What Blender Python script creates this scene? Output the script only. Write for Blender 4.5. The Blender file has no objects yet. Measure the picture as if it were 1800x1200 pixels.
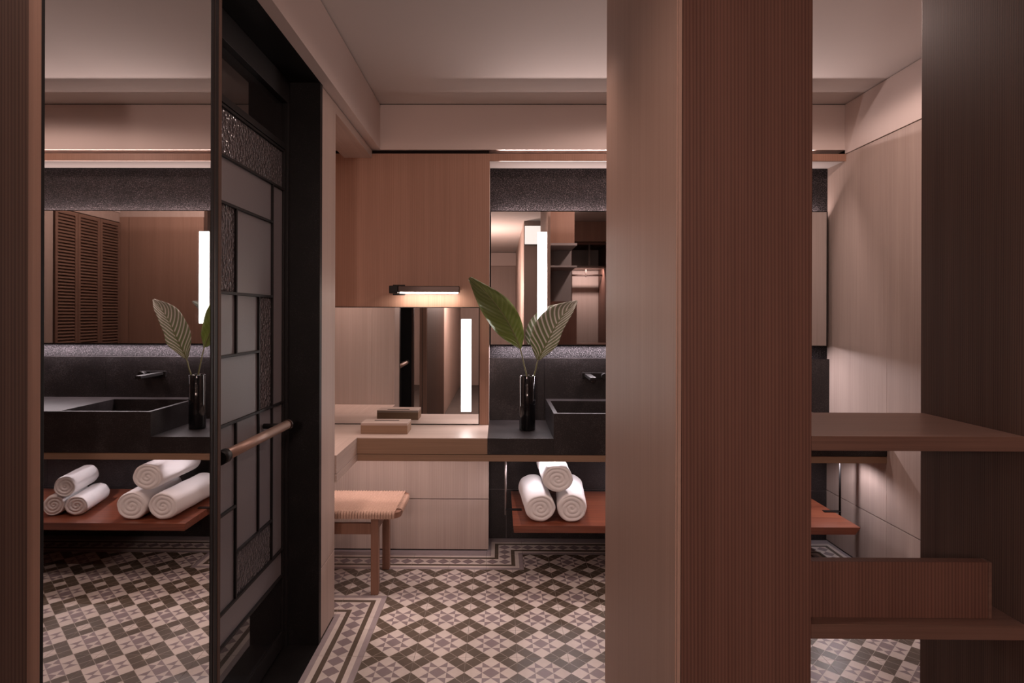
import bpy, bmesh, math, random
from mathutils import Vector, Matrix
random.seed(7)
sc = bpy.context.scene
COL = sc.collection
PI = math.pi

# ------------------------------------------------------------------ camera
H = 1.359
cam = bpy.data.cameras.new('camera'); cam.sensor_width = 36.0; cam.sensor_fit = 'HORIZONTAL'
cam.lens = 36.0*1045.83/1800; cam.shift_x = (900-869.62)/1800; cam.shift_y = (552.92-600)/1800
cam.clip_start = 0.02; cam.clip_end = 60
co = bpy.data.objects.new('camera', cam); COL.objects.link(co)
yaw, roll = -8.037e-3, 3.053e-3
# x = right, y = depth, z = up; small yaw and roll found from the floor tiles
right = Vector((math.cos(yaw), -math.sin(yaw), 0)); fwd = Vector((math.sin(yaw), math.cos(yaw), 0)); up = Vector((0, 0, 1))
cx = math.cos(roll)*right + math.sin(roll)*up
cy = -math.sin(roll)*right + math.cos(roll)*up
M = Matrix((cx, cy, -fwd)).transposed().to_4x4(); M.translation = Vector((0, 0, H))
co.matrix_world = M
sc.camera = co

# ------------------------------------------------------------------ world, view
w = bpy.data.worlds.new('world'); sc.world = w; w.use_nodes = True
w.node_tree.nodes['Background'].inputs[0].default_value = (0.02, 0.013, 0.011, 1)
w.node_tree.nodes['Background'].inputs[1].default_value = 0.5
sc.view_settings.view_transform = 'Standard'; sc.view_settings.look = 'None'
sc.view_settings.exposure = 0.0; sc.view_settings.gamma = 1.0; sc.view_settings.use_curve_mapping = False
c = sc.cycles
c.use_denoising = True; c.max_bounces = 9; c.diffuse_bounces = 5; c.glossy_bounces = 6; c.transmission_bounces = 6
c.caustics_reflective = False; c.caustics_refractive = False; c.sample_clamp_indirect = 4.0

# ------------------------------------------------------------------ lights
def area(name, loc, target, sx, sy, power, col, spread=PI):
    l = bpy.data.lights.new(name, 'AREA'); l.shape = 'RECTANGLE'; l.size = sx; l.size_y = sy
    l.energy = power; l.color = col; l.spread = spread
    o = bpy.data.objects.new(name, l); COL.objects.link(o); o.location = loc
    d = Vector(target) - Vector(loc)
    z = -d.normalized(); x = Vector((1, 0, 0))
    if abs(z.dot(x)) > .95: x = Vector((0, 1, 0))
    y = z.cross(x).normalized(); x = y.cross(z).normalized()
    m = Matrix((x, y, z)).transposed().to_4x4(); m.translation = loc; o.matrix_world = m
    return o
def spot(name, loc, target, power, col, ang=70, blend=.6, r=.03):
    l = bpy.data.lights.new(name, 'SPOT'); l.energy = power; l.color = col; l.spot_size = math.radians(ang)
    l.spot_blend = blend; l.shadow_soft_size = r
    o = bpy.data.objects.new(name, l); COL.objects.link(o); o.location = loc
    d = Vector(target) - Vector(loc); o.rotation_euler = d.to_track_quat('-Z', 'Y').to_euler()
    return o
WARM = (1.0, .74, .66); PINK = (1.0, .78, .74); COOL = (1.0, .88, .93)
# cove strip on top of the fin above the vanity: lights the ceiling and the fascias
area('cove_slot_light', (.90, 3.459, 2.2895), (.90, 3.0, 2.40), 1.80, .0012, 5.0, PINK, math.radians(110))
# strip in the channel behind the fin: lights counter, floor, right wall
area('fin_light', (.90, 3.453, 2.268), (.90, 3.20, 1.2), 1.80, .006, 7.0, PINK, math.radians(95))
# strips behind the floating vanity mirror
area('mirror_top_light', (.95, 3.588, 1.962), (.95, 3.63, 2.02), 1.96, .012, 5.0, PINK)
area('mirror_bottom_light', (.90, 3.583, 1.179), (.90, 3.54, 1.0), 1.84, .008, 14.0, COOL)
# lights below the counter
for i, (x, y, e) in enumerate(((.300, 3.150, 2.6), (.20, 3.22, 1.8), (.42, 3.22, 1.8), (.78, 3.25, 4.0), (1.30, 3.27, 2.2), (1.80, 3.22, 4.2))):
    spot('undercounter_light', (x, y, .600), (x, y, 0), e, COOL, 160, .5, .006)
area('underdesk_light', (-.62, 3.12, .600), (-.62, 3.34, .2), 1.1, .02, 1.9, PINK)
area('alcove_light', (-1.0, 2.85, .600), (-.95, 2.95, .2), .4, .02, 1.0, WARM)
area('alcove_fill_light', (-1.02, 2.95, 2.362), (-1.02, 2.68, 1.3), .45, .02, 6.0, WARM, math.radians(70))  # added fill strip that brightens the alcove's near wall
# passage spots: one over the floor's bright patch, wider ones added as fill
for (x, y, tx, ty, e, a) in ((.12, 2.22, .15, 2.22, 19, 100), (-.36, 1.25, -.36, 1.5, 30, 140), (1.10, 2.45, 1.1, 2.5, 38, 172)):
    spot('downlight_and_fill', (x, y, 2.54), (tx, ty, 0), e, WARM, a, .15 if a > 170 else .95, .05)
# added fill spots in the unseen dressing area behind the camera
for (x, y, e) in ((-.16, .10, 12), (-.2, -2.6, 40)):
    spot('rear_fill', (x, y, 2.54), (x, y, 0), e, WARM, 165, .8, .06)
pt = bpy.data.lights.new('corridor_fill', 'POINT'); pt.energy = 84; pt.color = WARM; pt.shadow_soft_size = .12  # added fill: unseen point that brightens soffit, upper panels and column
po = bpy.data.objects.new('corridor_fill', pt); COL.objects.link(po); po.location = (-.28, -1.3, 1.72)
area('wardrobe_light', (1.15, -.80, 1.965), (1.15, -1.24, 1.4), .42, .02, 6.0, PINK)

# ------------------------------------------------------------------ helpers
def new_mat(name):
    m = bpy.data.materials.new(name); m.use_nodes = True
    nt = m.node_tree; b = nt.nodes['Principled BSDF']
    return m, nt, b
def node(nt, t, **k):
    n = nt.nodes.new(t)
    for a, v in k.items(): setattr(n, a, v)
    return n
def ramp(nt, stops):
    r = node(nt, 'ShaderNodeValToRGB'); el = r.color_ramp.elements
    while len(el) < len(stops): el.new(.5)
    for e, (p, col) in zip(el, stops): e.position = p; e.color = (*col, 1)
    return r
def wood(name, dark, light, axis='z', rough=.45, fine=170, line=0.0, line_scale=1.0, bump=.05, spec=.35):
    m, nt, b = new_mat(name)
    tc = node(nt, 'ShaderNodeTexCoord'); mp = node(nt, 'ShaderNodeMapping')
    sc_ = {'z': (fine, fine, 2.2), 'x': (2.2, fine, fine), 'y': (fine, 2.2, fine)}[axis]
    mp.inputs['Scale'].default_value = sc_
    nt.links.new(tc.outputs['Object'], mp.inputs[0])
    n1 = node(nt, 'ShaderNodeTexNoise'); n1.inputs['Scale'].default_value = 1.0; n1.inputs['Detail'].default_value = 5; n1.inputs['Roughness'].default_value = .65
    nt.links.new(mp.outputs[0], n1.inputs['Vector'])
    mp2 = node(nt, 'ShaderNodeMapping'); mp2.inputs['Scale'].default_value = tuple(v*.12 for v in sc_)
    nt.links.new(tc.outputs['Object'], mp2.inputs[0])
    n2 = node(nt, 'ShaderNodeTexNoise'); n2.inputs['Scale'].default_value = 1.0; n2.inputs['Detail'].default_value = 2
    nt.links.new(mp2.outputs[0], n2.inputs['Vector'])
    mx = node(nt, 'ShaderNodeMath', operation='MULTIPLY_ADD'); mx.inputs[1].default_value = .6
    nt.links.new(n1.outputs['Fac'], mx.inputs[0])
    m3 = node(nt, 'ShaderNodeMath', operation='MULTIPLY'); m3.inputs[1].default_value = .4
    nt.links.new(n2.outputs['Fac'], m3.inputs[0]); nt.links.new(m3.outputs[0], mx.inputs[2])
    fac = mx.outputs[0]
    if line > 0:
        # straight quarter-sawn grain lines
        mp3 = node(nt, 'ShaderNodeMapping')
        k = 100*line_scale
        mp3.inputs['Scale'].default_value = {'z': (k, k, .6), 'x': (1.0, k, k), 'y': (k, 1.0, k)}[axis]
        nt.links.new(tc.outputs['Object'], mp3.inputs[0])
        wv = node(nt, 'ShaderNodeTexWave'); wv.wave_type = 'BANDS'
        wv.bands_direction = {'z': 'DIAGONAL', 'x': 'Z', 'y': 'X'}[axis]
        wv.inputs['Scale'].default_value = .62; wv.inputs['Distortion'].default_value = 3.0
        wv.inputs['Detail'].default_value = 2; wv.inputs['Detail Scale'].default_value = .35
        nt.links.new(mp3.outputs[0], wv.inputs['Vector'])
        a = node(nt, 'ShaderNodeMix'); a.data_type = 'FLOAT'; a.inputs[0].default_value = line
        pw = node(nt, 'ShaderNodeMath', operation='POWER'); pw.inputs[1].default_value = .55; nt.links.new(wv.outputs['Fac'], pw.inputs[0])
        nt.links.new(fac, a.inputs[2]); nt.links.new(pw.outputs[0], a.inputs[3])
        fac = a.outputs[0]
    r = ramp(nt, [(.30, dark), (.68, light)])
    nt.links.new(fac, r.inputs[0]); nt.links.new(r.outputs[0], b.inputs['Base Color'])
    b.inputs['Roughness'].default_value = rough; b.inputs['Specular IOR Level'].default_value = spec
    bp = node(nt, 'ShaderNodeBump'); bp.inputs['Strength'].default_value = bump; bp.inputs['Distance'].default_value = .002
    nt.links.new(fac, bp.inputs['Height']); nt.links.new(bp.outputs[0], b.inputs['Normal'])
    return m
def plain(name, col, rough=.5, metal=0.0, spec=.5, bump=0, bscale=200, var=0.0):
    m, nt, b = new_mat(name)
    b.inputs['Base Color'].default_value = (*col, 1); b.inputs['Roughness'].default_value = rough
    b.inputs['Metallic'].default_value = metal; b.inputs['Specular IOR Level'].default_value = spec
    if bump or var:
        tc = node(nt, 'ShaderNodeTexCoord'); n = node(nt, 'ShaderNodeTexNoise')
        n.inputs['Scale'].default_value = bscale; n.inputs['Detail'].default_value = 4
        nt.links.new(tc.outputs['Object'], n.inputs['Vector'])
        if bump:
            bp = node(nt, 'ShaderNodeBump'); bp.inputs['Strength'].default_value = bump; bp.inputs['Distance'].default_value = .004
            nt.links.new(n.outputs['Fac'], bp.inputs['Height']); nt.links.new(bp.outputs[0], b.inputs['Normal'])
        if var:
            r = ramp(nt, [(.3, tuple(v*(1-var) for v in col)), (.7, tuple(min(1, v*(1+var)) for v in col))])
            nt.links.new(n.outputs['Fac'], r.inputs[0]); nt.links.new(r.outputs[0], b.inputs['Base Color'])
    return m
def emit(name, col, strength):
    m, nt, b = new_mat(name)
    b.inputs['Base Color'].default_value = (.8, .8, .8, 1)
    b.inputs['Emission Color'].default_value = (*col, 1); b.inputs['Emission Strength'].default_value = strength
    return m
def stone(name, base, fleck, rough=.5, bump=.2, scale=260, spec=.4, thr=.62, cloud=.35):
    m, nt, b = new_mat(name)
    tc = node(nt, 'ShaderNodeTexCoord')
    n = node(nt, 'ShaderNodeTexNoise'); n.inputs['Scale'].default_value = scale; n.inputs['Detail'].default_value = 3; n.inputs['Roughness'].default_value = .7
    nt.links.new(tc.outputs['Object'], n.inputs['Vector'])
    n2 = node(nt, 'ShaderNodeTexNoise'); n2.inputs['Scale'].default_value = 9; n2.inputs['Detail'].default_value = 4
    nt.links.new(tc.outputs['Object'], n2.inputs['Vector'])
    r = ramp(nt, [(.35, tuple(v*.6 for v in base)), (thr-.08, base), (thr+.08, fleck)])
    ad = node(nt, 'ShaderNodeMath', operation='MULTIPLY_ADD'); ad.inputs[1].default_value = cloud; 
    nt.links.new(n2.outputs['Fac'], ad.inputs[0]); 
    sb = node(nt, 'ShaderNodeMath', operation='SUBTRACT'); sb.inputs[1].default_value = cloud/2
    nt.links.new(n.outputs['Fac'], sb.inputs[0]); nt.links.new(sb.outputs[0], ad.inputs[2])
    nt.links.new(ad.outputs[0], r.inputs[0]); nt.links.new(r.outputs[0], b.inputs['Base Color'])
    b.inputs['Roughness'].default_value = rough; b.inputs['Specular IOR Level'].default_value = spec
    bp = node(nt, 'ShaderNodeBump'); bp.inputs['Strength'].default_value = bump; bp.inputs['Distance'].default_value = .004
    nt.links.new(n.outputs['Fac'], bp.inputs['Height']); nt.links.new(bp.outputs[0], b.inputs['Normal'])
    return m

def box_bm(bm, a, b_, bevel=0.0):
    x0, y0, z0 = a; x1, y1, z1 = b_
    vs = [bm.verts.new(p) for p in ((x0,y0,z0),(x1,y0,z0),(x1,y1,z0),(x0,y1,z0),(x0,y0,z1),(x1,y0,z1),(x1,y1,z1),(x0,y1,z1))]
    fs = [bm.faces.new([vs[i] for i in f]) for f in ((3,2,1,0),(4,5,6,7),(0,1,5,4),(1,2,6,5),(2,3,7,6),(3,0,4,7))]
    if bevel:
        es = list({e for f in fs for e in f.edges})
        bmesh.ops.bevel(bm, geom=es, offset=bevel, segments=2, profile=.6, affect='EDGES')
    return bm
def link(name, bm, mat, parent=None, smooth=False, mats=None):
    me = bpy.data.meshes.new(name); bm.normal_update(); bm.to_mesh(me); bm.free()
    for m in (mats or [mat]): me.materials.append(m)
    if smooth:
        for p in me.polygons: p.use_smooth = True
    o = bpy.data.objects.new(name, me); COL.objects.link(o)
    if parent is not None:
        o.parent = parent
        loc = parent.location.copy(); q = parent.parent
        while q is not None: loc += q.location; q = q.parent
        me.transform(Matrix.Translation(-loc))
    return o
def box(name, a, b_, mat, parent=None, bevel=0.0):
    bm = bmesh.new(); box_bm(bm, a, b_, bevel); return link(name, bm, mat, parent)
def boxes(name, lst, mat, parent=None, bevel=0.0):
    bm = bmesh.new()
    for a, b_ in lst: box_bm(bm, a, b_, bevel)
    return link(name, bm, mat, parent)
def cyl_bm(bm, p0, p1, r0, r1=None, n=24, caps=True):
    r1 = r0 if r1 is None else r1
    p0, p1 = Vector(p0), Vector(p1); d = (p1-p0).normalized()
    a = d.orthogonal().normalized(); b_ = d.cross(a)
    A = [bm.verts.new(p0 + r0*(math.cos(2*PI*i/n)*a + math.sin(2*PI*i/n)*b_)) for i in range(n)]
    B = [bm.verts.new(p1 + r1*(math.cos(2*PI*i/n)*a + math.sin(2*PI*i/n)*b_)) for i in range(n)]
    for i in range(n): 
        f = bm.faces.new((A[i], A[(i+1)%n], B[(i+1)%n], B[i])); f.smooth = True
    if caps: bm.faces.new(A[::-1]); bm.faces.new(B)
def cyl(name, p0, p1, r, mat, parent=None, n=24):
    bm = bmesh.new(); cyl_bm(bm, p0, p1, r, n=n); return link(name, bm, mat, parent)
def tag(o, label, cat, group=None):
    o['label'] = label; o['category'] = cat
    if group: o['group'] = group
    return o
def thing(name, loc, label, cat, group=None):
    o = bpy.data.objects.new(name, None); COL.objects.link(o); o.location = loc; o.empty_display_size = .05
    return tag(o, label, cat, group)
def struct(o): o['kind'] = 'structure'; return o

# ------------------------------------------------------------------ materials
OAK = wood('oak_panel_wood', (.35, .27, .235), (.46, .365, .32), 'z', .5, 150, .14, 1.0)
OAK_H = wood('oak_horizontal_wood', (.35, .27, .235), (.46, .365, .32), 'x', .42, 150)
OAK_Y = wood('oak_return_wood', (.35, .27, .235), (.46, .365, .32), 'y', .42, 150)
UPPER = wood('oak_upper_shaded_wood', (.265, .145, .10), (.36, .205, .145), 'z', .5, 150, .14, 1.0)  # oak toned darker and redder: the weaker warm light up there as colour
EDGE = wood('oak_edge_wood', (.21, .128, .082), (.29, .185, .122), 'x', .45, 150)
RED = wood('shaded_oak_wood', (.088, .043, .032), (.158, .080, .060), 'z', .55, 120, .30, 1.35, .2, .2)  # same oak as the column side; the front's shade is in the colour
RED_H = wood('shaded_oak_shelf_wood', (.10, .055, .042), (.175, .10, .076), 'x', .38, 110)  # shaded oak tone with horizontal grain, shade kept in the colour
DARKW = wood('near_shaded_oak_wood', (.046, .027, .021), (.095, .058, .045), 'z', .55, 200, .25, 1.6, .05, .15)  # oak darkened in colour for the poorly lit foreground
SIDE = wood('lit_column_wood', (.33, .22, .17), (.41, .28, .225), 'z', .5, 170, .10, 1.6)  # lit copy of the column oak, its brighter light put into the colour
CHERRY = wood('cherry_slab_wood', (.07, .014, .008), (.31, .10, .052), 'x', .33, 60, 0, 1, .05, .5)
STOOLW = wood('stool_oak_wood', (.18, .09, .062), (.27, .145, .10), 'z', .5, 110)
LOUV = wood('louver_wood', (.17, .10, .074), (.23, .14, .105), 'y', .5, 110)
BACKW = wood('closet_back_wood', (.23, .135, .098), (.31, .19, .14), 'z', .5, 150)
PLASTER = plain('ceiling_plaster', (.60, .555, .53), .9, spec=.2, bump=.05, bscale=40)
FASC = plain('fascia_paint', (.60, .51, .475), .7, spec=.3)
DARKGAP = plain('dark_gap', (.012, .008, .007), .8, spec=.1)
STONE = stone('honed_black_stone', (.017, .0135, .0138), (.060, .052, .053), .36, .08, 240)
ROUGHSTONE = stone('flamed_black_stone', (.010, .008, .0088), (.13, .112, .12), .55, 1.0, 210, .2, .60, .08)
JAMB = stone('jamb_black_stone', (.006, .005, .005), (.045, .038, .038), .5, .05, 420, .2, .68)
MIRROR, _, b = new_mat('mirror_silver'); b.inputs['Base Color'].default_value = (.80, .78, .77, 1); b.inputs['Metallic'].default_value = 1; b.inputs['Roughness'].default_value = .012
BLACKM = plain('black_metal', (.008, .0065, .0065), .5, 0, .25)
BRONZE = plain('dark_bronze', (.06, .042, .036), .35, .8)
PULLW = plain('handle_bronze', (.30, .20, .16), .4, .5, bump=.03)
BLACKG = plain('black_vase_glass', (.005, .005, .006), .07, 0, .45)
TOWEL = plain('white_terry', (.88, .86, .86), .95, spec=.1, bump=.55, bscale=420)
TERMINAL = None
LED = emit('light_bar_diffuser', (1, .93, .90), 11.0)
LAMPLED = emit('picture_lamp_diffuser', (1, .86, .76), 40.0)
WALLGLOW = emit('wall_light_diffuser', (1, .94, .88), 1.05)
GRAYN = plain('grey_lacquer', (.30, .265, .26), .6)
def tmat(name, col):
    m, nt, b_ = new_mat(name)
    oi = node(nt, 'ShaderNodeObjectInfo'); tc = node(nt, 'ShaderNodeTexCoord')
    n = node(nt, 'ShaderNodeTexNoise'); n.inputs['Scale'].default_value = 30; n.inputs['Detail'].default_value = 4
    nt.links.new(tc.outputs['Object'], n.inputs['Vector'])
    ad = node(nt, 'ShaderNodeMath', operation='MULTIPLY_ADD'); ad.inputs[1].default_value = .12
    nt.links.new(oi.outputs['Random'], ad.inputs[0])
    m2 = node(nt, 'ShaderNodeMath', operation='MULTIPLY_ADD'); m2.inputs[1].default_value = .25; m2.inputs[2].default_value = .80
    nt.links.new(n.outputs['Fac'], m2.inputs[0]); nt.links.new(m2.outputs[0], ad.inputs[2])
    vm = node(nt, 'ShaderNodeVectorMath', operation='SCALE'); vm.inputs[0].default_value = col
    nt.links.new(ad.outputs[0], vm.inputs['Scale']); nt.links.new(vm.outputs[0], b_.inputs['Base Color'])
    b_.inputs['Roughness'].default_value = .36; b_.inputs['Specular IOR Level'].default_value = .45
    return m
T_LIGHT = tmat('tile_cream', (.62, .56, .52)); T_PURP = tmat('tile_mauve', (.25, .205, .215)); T_DARK = tmat('tile_olive_brown', (.105, .082, .062))
T_GREY = tmat('tile_grey', (.33, .285, .295)); T_LINE = tmat('tile_line', (.46, .41, .36)); GROUT = plain('grout', (.09, .075, .068), .9)
TM = [T_LIGHT, T_PURP, T_DARK, T_GREY, T_LINE]
def glass(name, col, rough, trans=.55, bump=0, bscale=120):
    m, nt, b_ = new_mat(name)
    b_.inputs['Base Color'].default_value = (*col, 1); b_.inputs['Roughness'].default_value = rough
    b_.inputs['Transmission Weight'].default_value = trans; b_.inputs['IOR'].default_value = 1.52
    b_.inputs['Specular IOR Level'].default_value = .75
    if bump:
        tc = node(nt, 'ShaderNodeTexCoord'); v = node(nt, 'ShaderNodeTexVoronoi'); v.inputs['Scale'].default_value = bscale
        nt.links.new(tc.outputs['Object'], v.inputs['Vector'])
        bp = node(nt, 'ShaderNodeBump'); bp.inputs['Strength'].default_value = bump; bp.inputs['Distance'].default_value = .006
        nt.links.new(v.outputs['Distance'], bp.inputs['Height']); nt.links.new(bp.outputs[0], b_.inputs['Normal'])
    return m
G_PLAIN = glass('frosted_grey_glass', (.17, .150, .155), .42, .3, .06, 300)
G_TEX = glass('hammered_grey_glass', (.12, .105, .108), .10, .35, 1.0, 80)
G_CLEAR = glass('clear_dark_glass', (.03, .026, .026), .02, .6)

# ------------------------------------------------------------------ key dimensions
XL = -.739; XR = 1.985; YD = 3.430; YS = 3.620; ZC = 2.574; ZS = 2.310
ZT = .7238; YF = 3.058; ZTB = .641
XB = -.060        # left edge of the vanity recess

# ------------------------------------------------------------------ floor
floor = box('floor', (-2.3, -4.8, -.08), (2.2, 3.80, -.004), GROUT); struct(floor)
S = .2032; X0 = -.1299; Y0 = 2.7661
def clip_poly(poly, axis, val, keep_ge):
    out = []
    for i in range(len(poly)):
        p, q = poly[i], poly[(i+1) % len(poly)]
        pi = (p[axis] >= val) == keep_ge or p[axis] == val
        qi = (q[axis] >= val) == keep_ge or q[axis] == val
        if pi: out.append(p)
        if pi != qi:
            t = (val-p[axis])/(q[axis]-p[axis]); out.append((p[0]+t*(q[0]-p[0]), p[1]+t*(q[1]-p[1])))
    return out
def inset(poly, d):
    c_ = (sum(p[0] for p in poly)/len(poly), sum(p[1] for p in poly)/len(poly))
    n = len(poly); ar = sum(poly[i][0]*poly[(i+1)%n][1]-poly[(i+1)%n][0]*poly[i][1] for i in range(n))
    if ar < 0: poly = poly[::-1]
    lines = []
    for i in range(n):
        p, q = poly[i], poly[(i+1)%n]; dx, dy = q[0]-p[0], q[1]-p[1]; L = math.hypot(dx, dy)
        nx, ny = -dy/L, dx/L; lines.append((p[0]+nx*d, p[1]+ny*d, dx/L, dy/L))
    out = []
    for i in range(n):
        x1, y1, a1, b1 = lines[i-1]; x2, y2, a2, b2 = lines[i]
        den = a1*b2-b1*a2; t = ((x2-x1)*b2-(y2-y1)*a2)/den
        out.append((x1+a1*t, y1+b1*t))
    return out
def field_polys():
    q = S/(3*math.sqrt(2)); cc = S/2; e1 = (math.sqrt(.5), math.sqrt(.5)); e2 = (-math.sqrt(.5), math.sqrt(.5)); P = []
    def uv(u, v): return (cc+u*e1[0]+v*e2[0], cc+u*e1[1]+v*e2[1])
    for i in (-1, 0, 1):
        for j in (-1, 0, 1):
            u0, u1, v0, v1 = (i-.5)*q, (i+.5)*q, (j-.5)*q, (j+.5)*q
            cs = [uv(u0, v0), uv(u1, v0), uv(u1, v1), uv(u0, v1)]
            if i == 0 and j == 0: P.append((cs, 1))
            elif i and j: P.append((cs, 0))
            else:
                m = uv(i*q, j*q)
                for k in range(4):
                    # triangles on edges v0,u1,v1,u0
                    lateral = (k in (0, 2)) if i else (k in (1, 3))
                    P.append(([cs[k], cs[(k+1) % 4], m], 1 if lateral else 0))
    for (ox, oy, sx, sy) in ((0, 0, 1, 1), (S, 0, -1, 1), (S, S, -1, -1), (0, S, 1, -1)):
        def dt(d, t): 
            x = (d-t)*math.sqrt(.5); y = (d+t)*math.sqrt(.5); return (ox+sx*x, oy+sy*y)
        h = .5*q
        P.append(([dt(0, 0), dt(h, h), dt(h, -h)], 0))
        for pl in ([dt(h, -h), dt(3*h, -h), dt(3*h, h), dt(h, h)], [dt(h, h), dt(3*h, h), dt(3*h, 3*h)], [dt(h, -h), dt(3*h, -h), dt(3*h, -3*h)]):
            P.append((inset(pl, .0010), 2))
    return P
WID = [0, .024, .045, .066, .137, .158, .179, S]; WM = [3, 0, 2, 0, 2, 0, 3]
def diamond(a, b_, r, rb): return [(a-r, b_), (a, b_-rb), (a+r, b_), (a, b_+rb)]
def border_polys():   # runs along x, outer edge at y = 0
    P = [([(0, WID[k]), (S, WID[k]), (S, WID[k+1]), (0, WID[k+1])], WM[k]) for k in range(7)]
    for k in range(3): P.append((diamond(S/6+k*S/3, S/2, S/6-.001, .034), 1))
    return P
def corner_polys():   # outer corner point at (0,0)
    P = []
    for k in range(7):
        w0, w1 = WID[k], WID[k+1]
        P.append(([(w0, 0), (w1, 0), (w1, w1), (w0, w1)], WM[k]))
        if w0 > 0: P.append(([(0, w0), (w0, w0), (w0, w1), (0, w1)], WM[k]))
    for (a, b_) in ((S/2, S/2), (S/2, S/6), (S/6, S/2)): P.append((diamond(a, b_, S/6-.001, .033), 1))
    return P
def tile_mesh(polys, rect=None, base=4):
    """a cement tile: bevelled slab with the coloured figure laid on it"""
    x0, y0, x1, y1 = rect or (0, 0, S, S); g = .0006
    bm = bmesh.new(); box_bm(bm, (x0+g, y0+g, -.004), (x1-g, y1-g, 0))
    for f in bm.faces: f.material_index = base
    n = 0
    for pl, mi in polys:
        for ax, v, ge in ((0, x0+g, True), (0, x1-g, False), (1, y0+g, True), (1, y1-g, False)):
            if len(pl) > 2: pl = clip_poly(pl, ax, v, ge)
        if len(pl) < 3: continue
        ar = sum(pl[i][0]*pl[(i+1)%len(pl)][1]-pl[(i+1)%len(pl)][0]*pl[i][1] for i in range(len(pl)))
        if abs(ar) < 2e-7: continue
        if ar < 0: pl = pl[::-1]
        z = .0003 if mi != 1 else .0005
        f = bm.faces.new([bm.verts.new((p[0], p[1], z)) for p in pl]); f.material_index = mi
    me = bpy.data.meshes.new('tile'); bm.to_mesh(me); bm.free()
    for m in TM: me.materials.append(m)
    return me
def put_tile(me, x, y, rot=0, name='tile'):
    o = bpy.data.objects.new(name, me); COL.objects.link(o); o.parent = floor; o.location = (x, y, 0); o.rotation_euler = (0, 0, rot)
    return o
FP = field_polys(); FULL = tile_mesh(FP)
XBI = X0-2*S          # -.5363 inner edge of the left border
XBR = 1.782; XJ = .135; YA = 2.870
regions = [(XBI, .53, XBR, Y0+2*S), (XJ, Y0+2*S, XBR, Y0+3*S), (-1.30, YA, XBI, Y0+2*S)]
for (rx0, ry0, rx1, ry1) in regions:
    for i in range(-8, 12):
        for j in range(-13, 5):
            tx, ty = X0+i*S, Y0+j*S
            a = (max(tx, rx0)-tx, max(ty, ry0)-ty, min(tx+S, rx1)-tx, min(ty+S, ry1)-ty)
            if a[2]-a[0] < .006 or a[3]-a[1] < .006: continue
            full = a[0] < 1e-6 and a[1] < 1e-6 and a[2] > S-1e-6 and a[3] > S-1e-6
            put_tile(FULL if full else tile_mesh(FP, a), tx, ty)
BP = border_polys(); BFULL = tile_mesh(BP); CORN = tile_mesh(corner_polys())
# left border: outer edge at x = XBI-S, local x runs along -y (rot -90) so that local y points to +x
for j in range(-9, 0):
    y1 = Y0+j*S+S
    if y1 > 2.667: 
        put_tile(tile_mesh(BP, (y1-2.667, 0, S, S)), XBI-S, y1, -PI/2)
    else: put_tile(BFULL, XBI-S, y1, -PI/2)
put_tile(tile_mesh(BP, (0, 0, S, S)), XBI-S, Y0-S*0, -PI/2) if False else None
put_tile(CORN, XBI-S, 2.667)
for k in range(3): put_tile(BFULL, XBI-S-(k+1)*S, 2.667)
# far border under the desk: outer edge at y = 3.375, local y points to -y
xx = -.068
while xx > -1.25: put_tile(BFULL, xx, Y0+3*S, PI); xx -= S
put_tile(CORN, -.068, Y0+3*S, -PI/2)
put_tile(CORN, -.068+S, Y0+3*S, PI/2)
xx = -.068+2*S
while xx < XBR+.02:
    if xx > XBR:
        put_tile(tile_mesh(BP, (xx-XBR, 0, S, S)), xx, Y0+4*S, PI)
    else: put_tile(BFULL, xx, Y0+4*S, PI)
    xx += S
put_tile(CORN, XBR, Y0+3*S, 0)
for j in range(-9, 3): put_tile(BFULL, XBR+S, Y0+j*S, PI/2)
# plain filler strips between the border and the walls
def filler(x0, y0, x1, y1): box('filler_strip', (x0, y0, -.004), (x1, y1, .0002), T_GREY, floor)
filler(-1.30, Y0+3*S+.001, -.069, YD-.001); filler(-.067, Y0+4*S+.001, XR-.001, YS-.002); filler(-.0675, Y0+3*S+.06, -.0605, Y0+4*S)
box('threshold', (-.99, 1.6135, -.004), (XBI-S-.001, 2.4355, .0012), JAMB, floor)

# ------------------------------------------------------------------ ceiling, fascias
ceil = box('ceiling', (-2.3, -4.8, ZC), (2.2, 3.80, ZC+.08), PLASTER); struct(ceil)
f1 = struct(box('trim_1', (-.90, -4.6, ZS), (-.692, YD, ZC-.008), FASC))
box('shadow_gap', (-.90, -4.6, ZC-.008), (-.697, YD, ZC), DARKGAP, f1)
f2 = struct(box('trim_2', (-1.32, YD, ZS), (XR, YS, ZC-.005), FASC))
box('shadow_gap', (-1.32, YD+.005, ZC-.005), (XR, YS, ZC), DARKGAP, f2)
f3 = struct(box('trim_3', (1.979, 1.66, ZS-.022), (XR+.01, YD-.001, ZC-.004), FASC))

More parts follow.
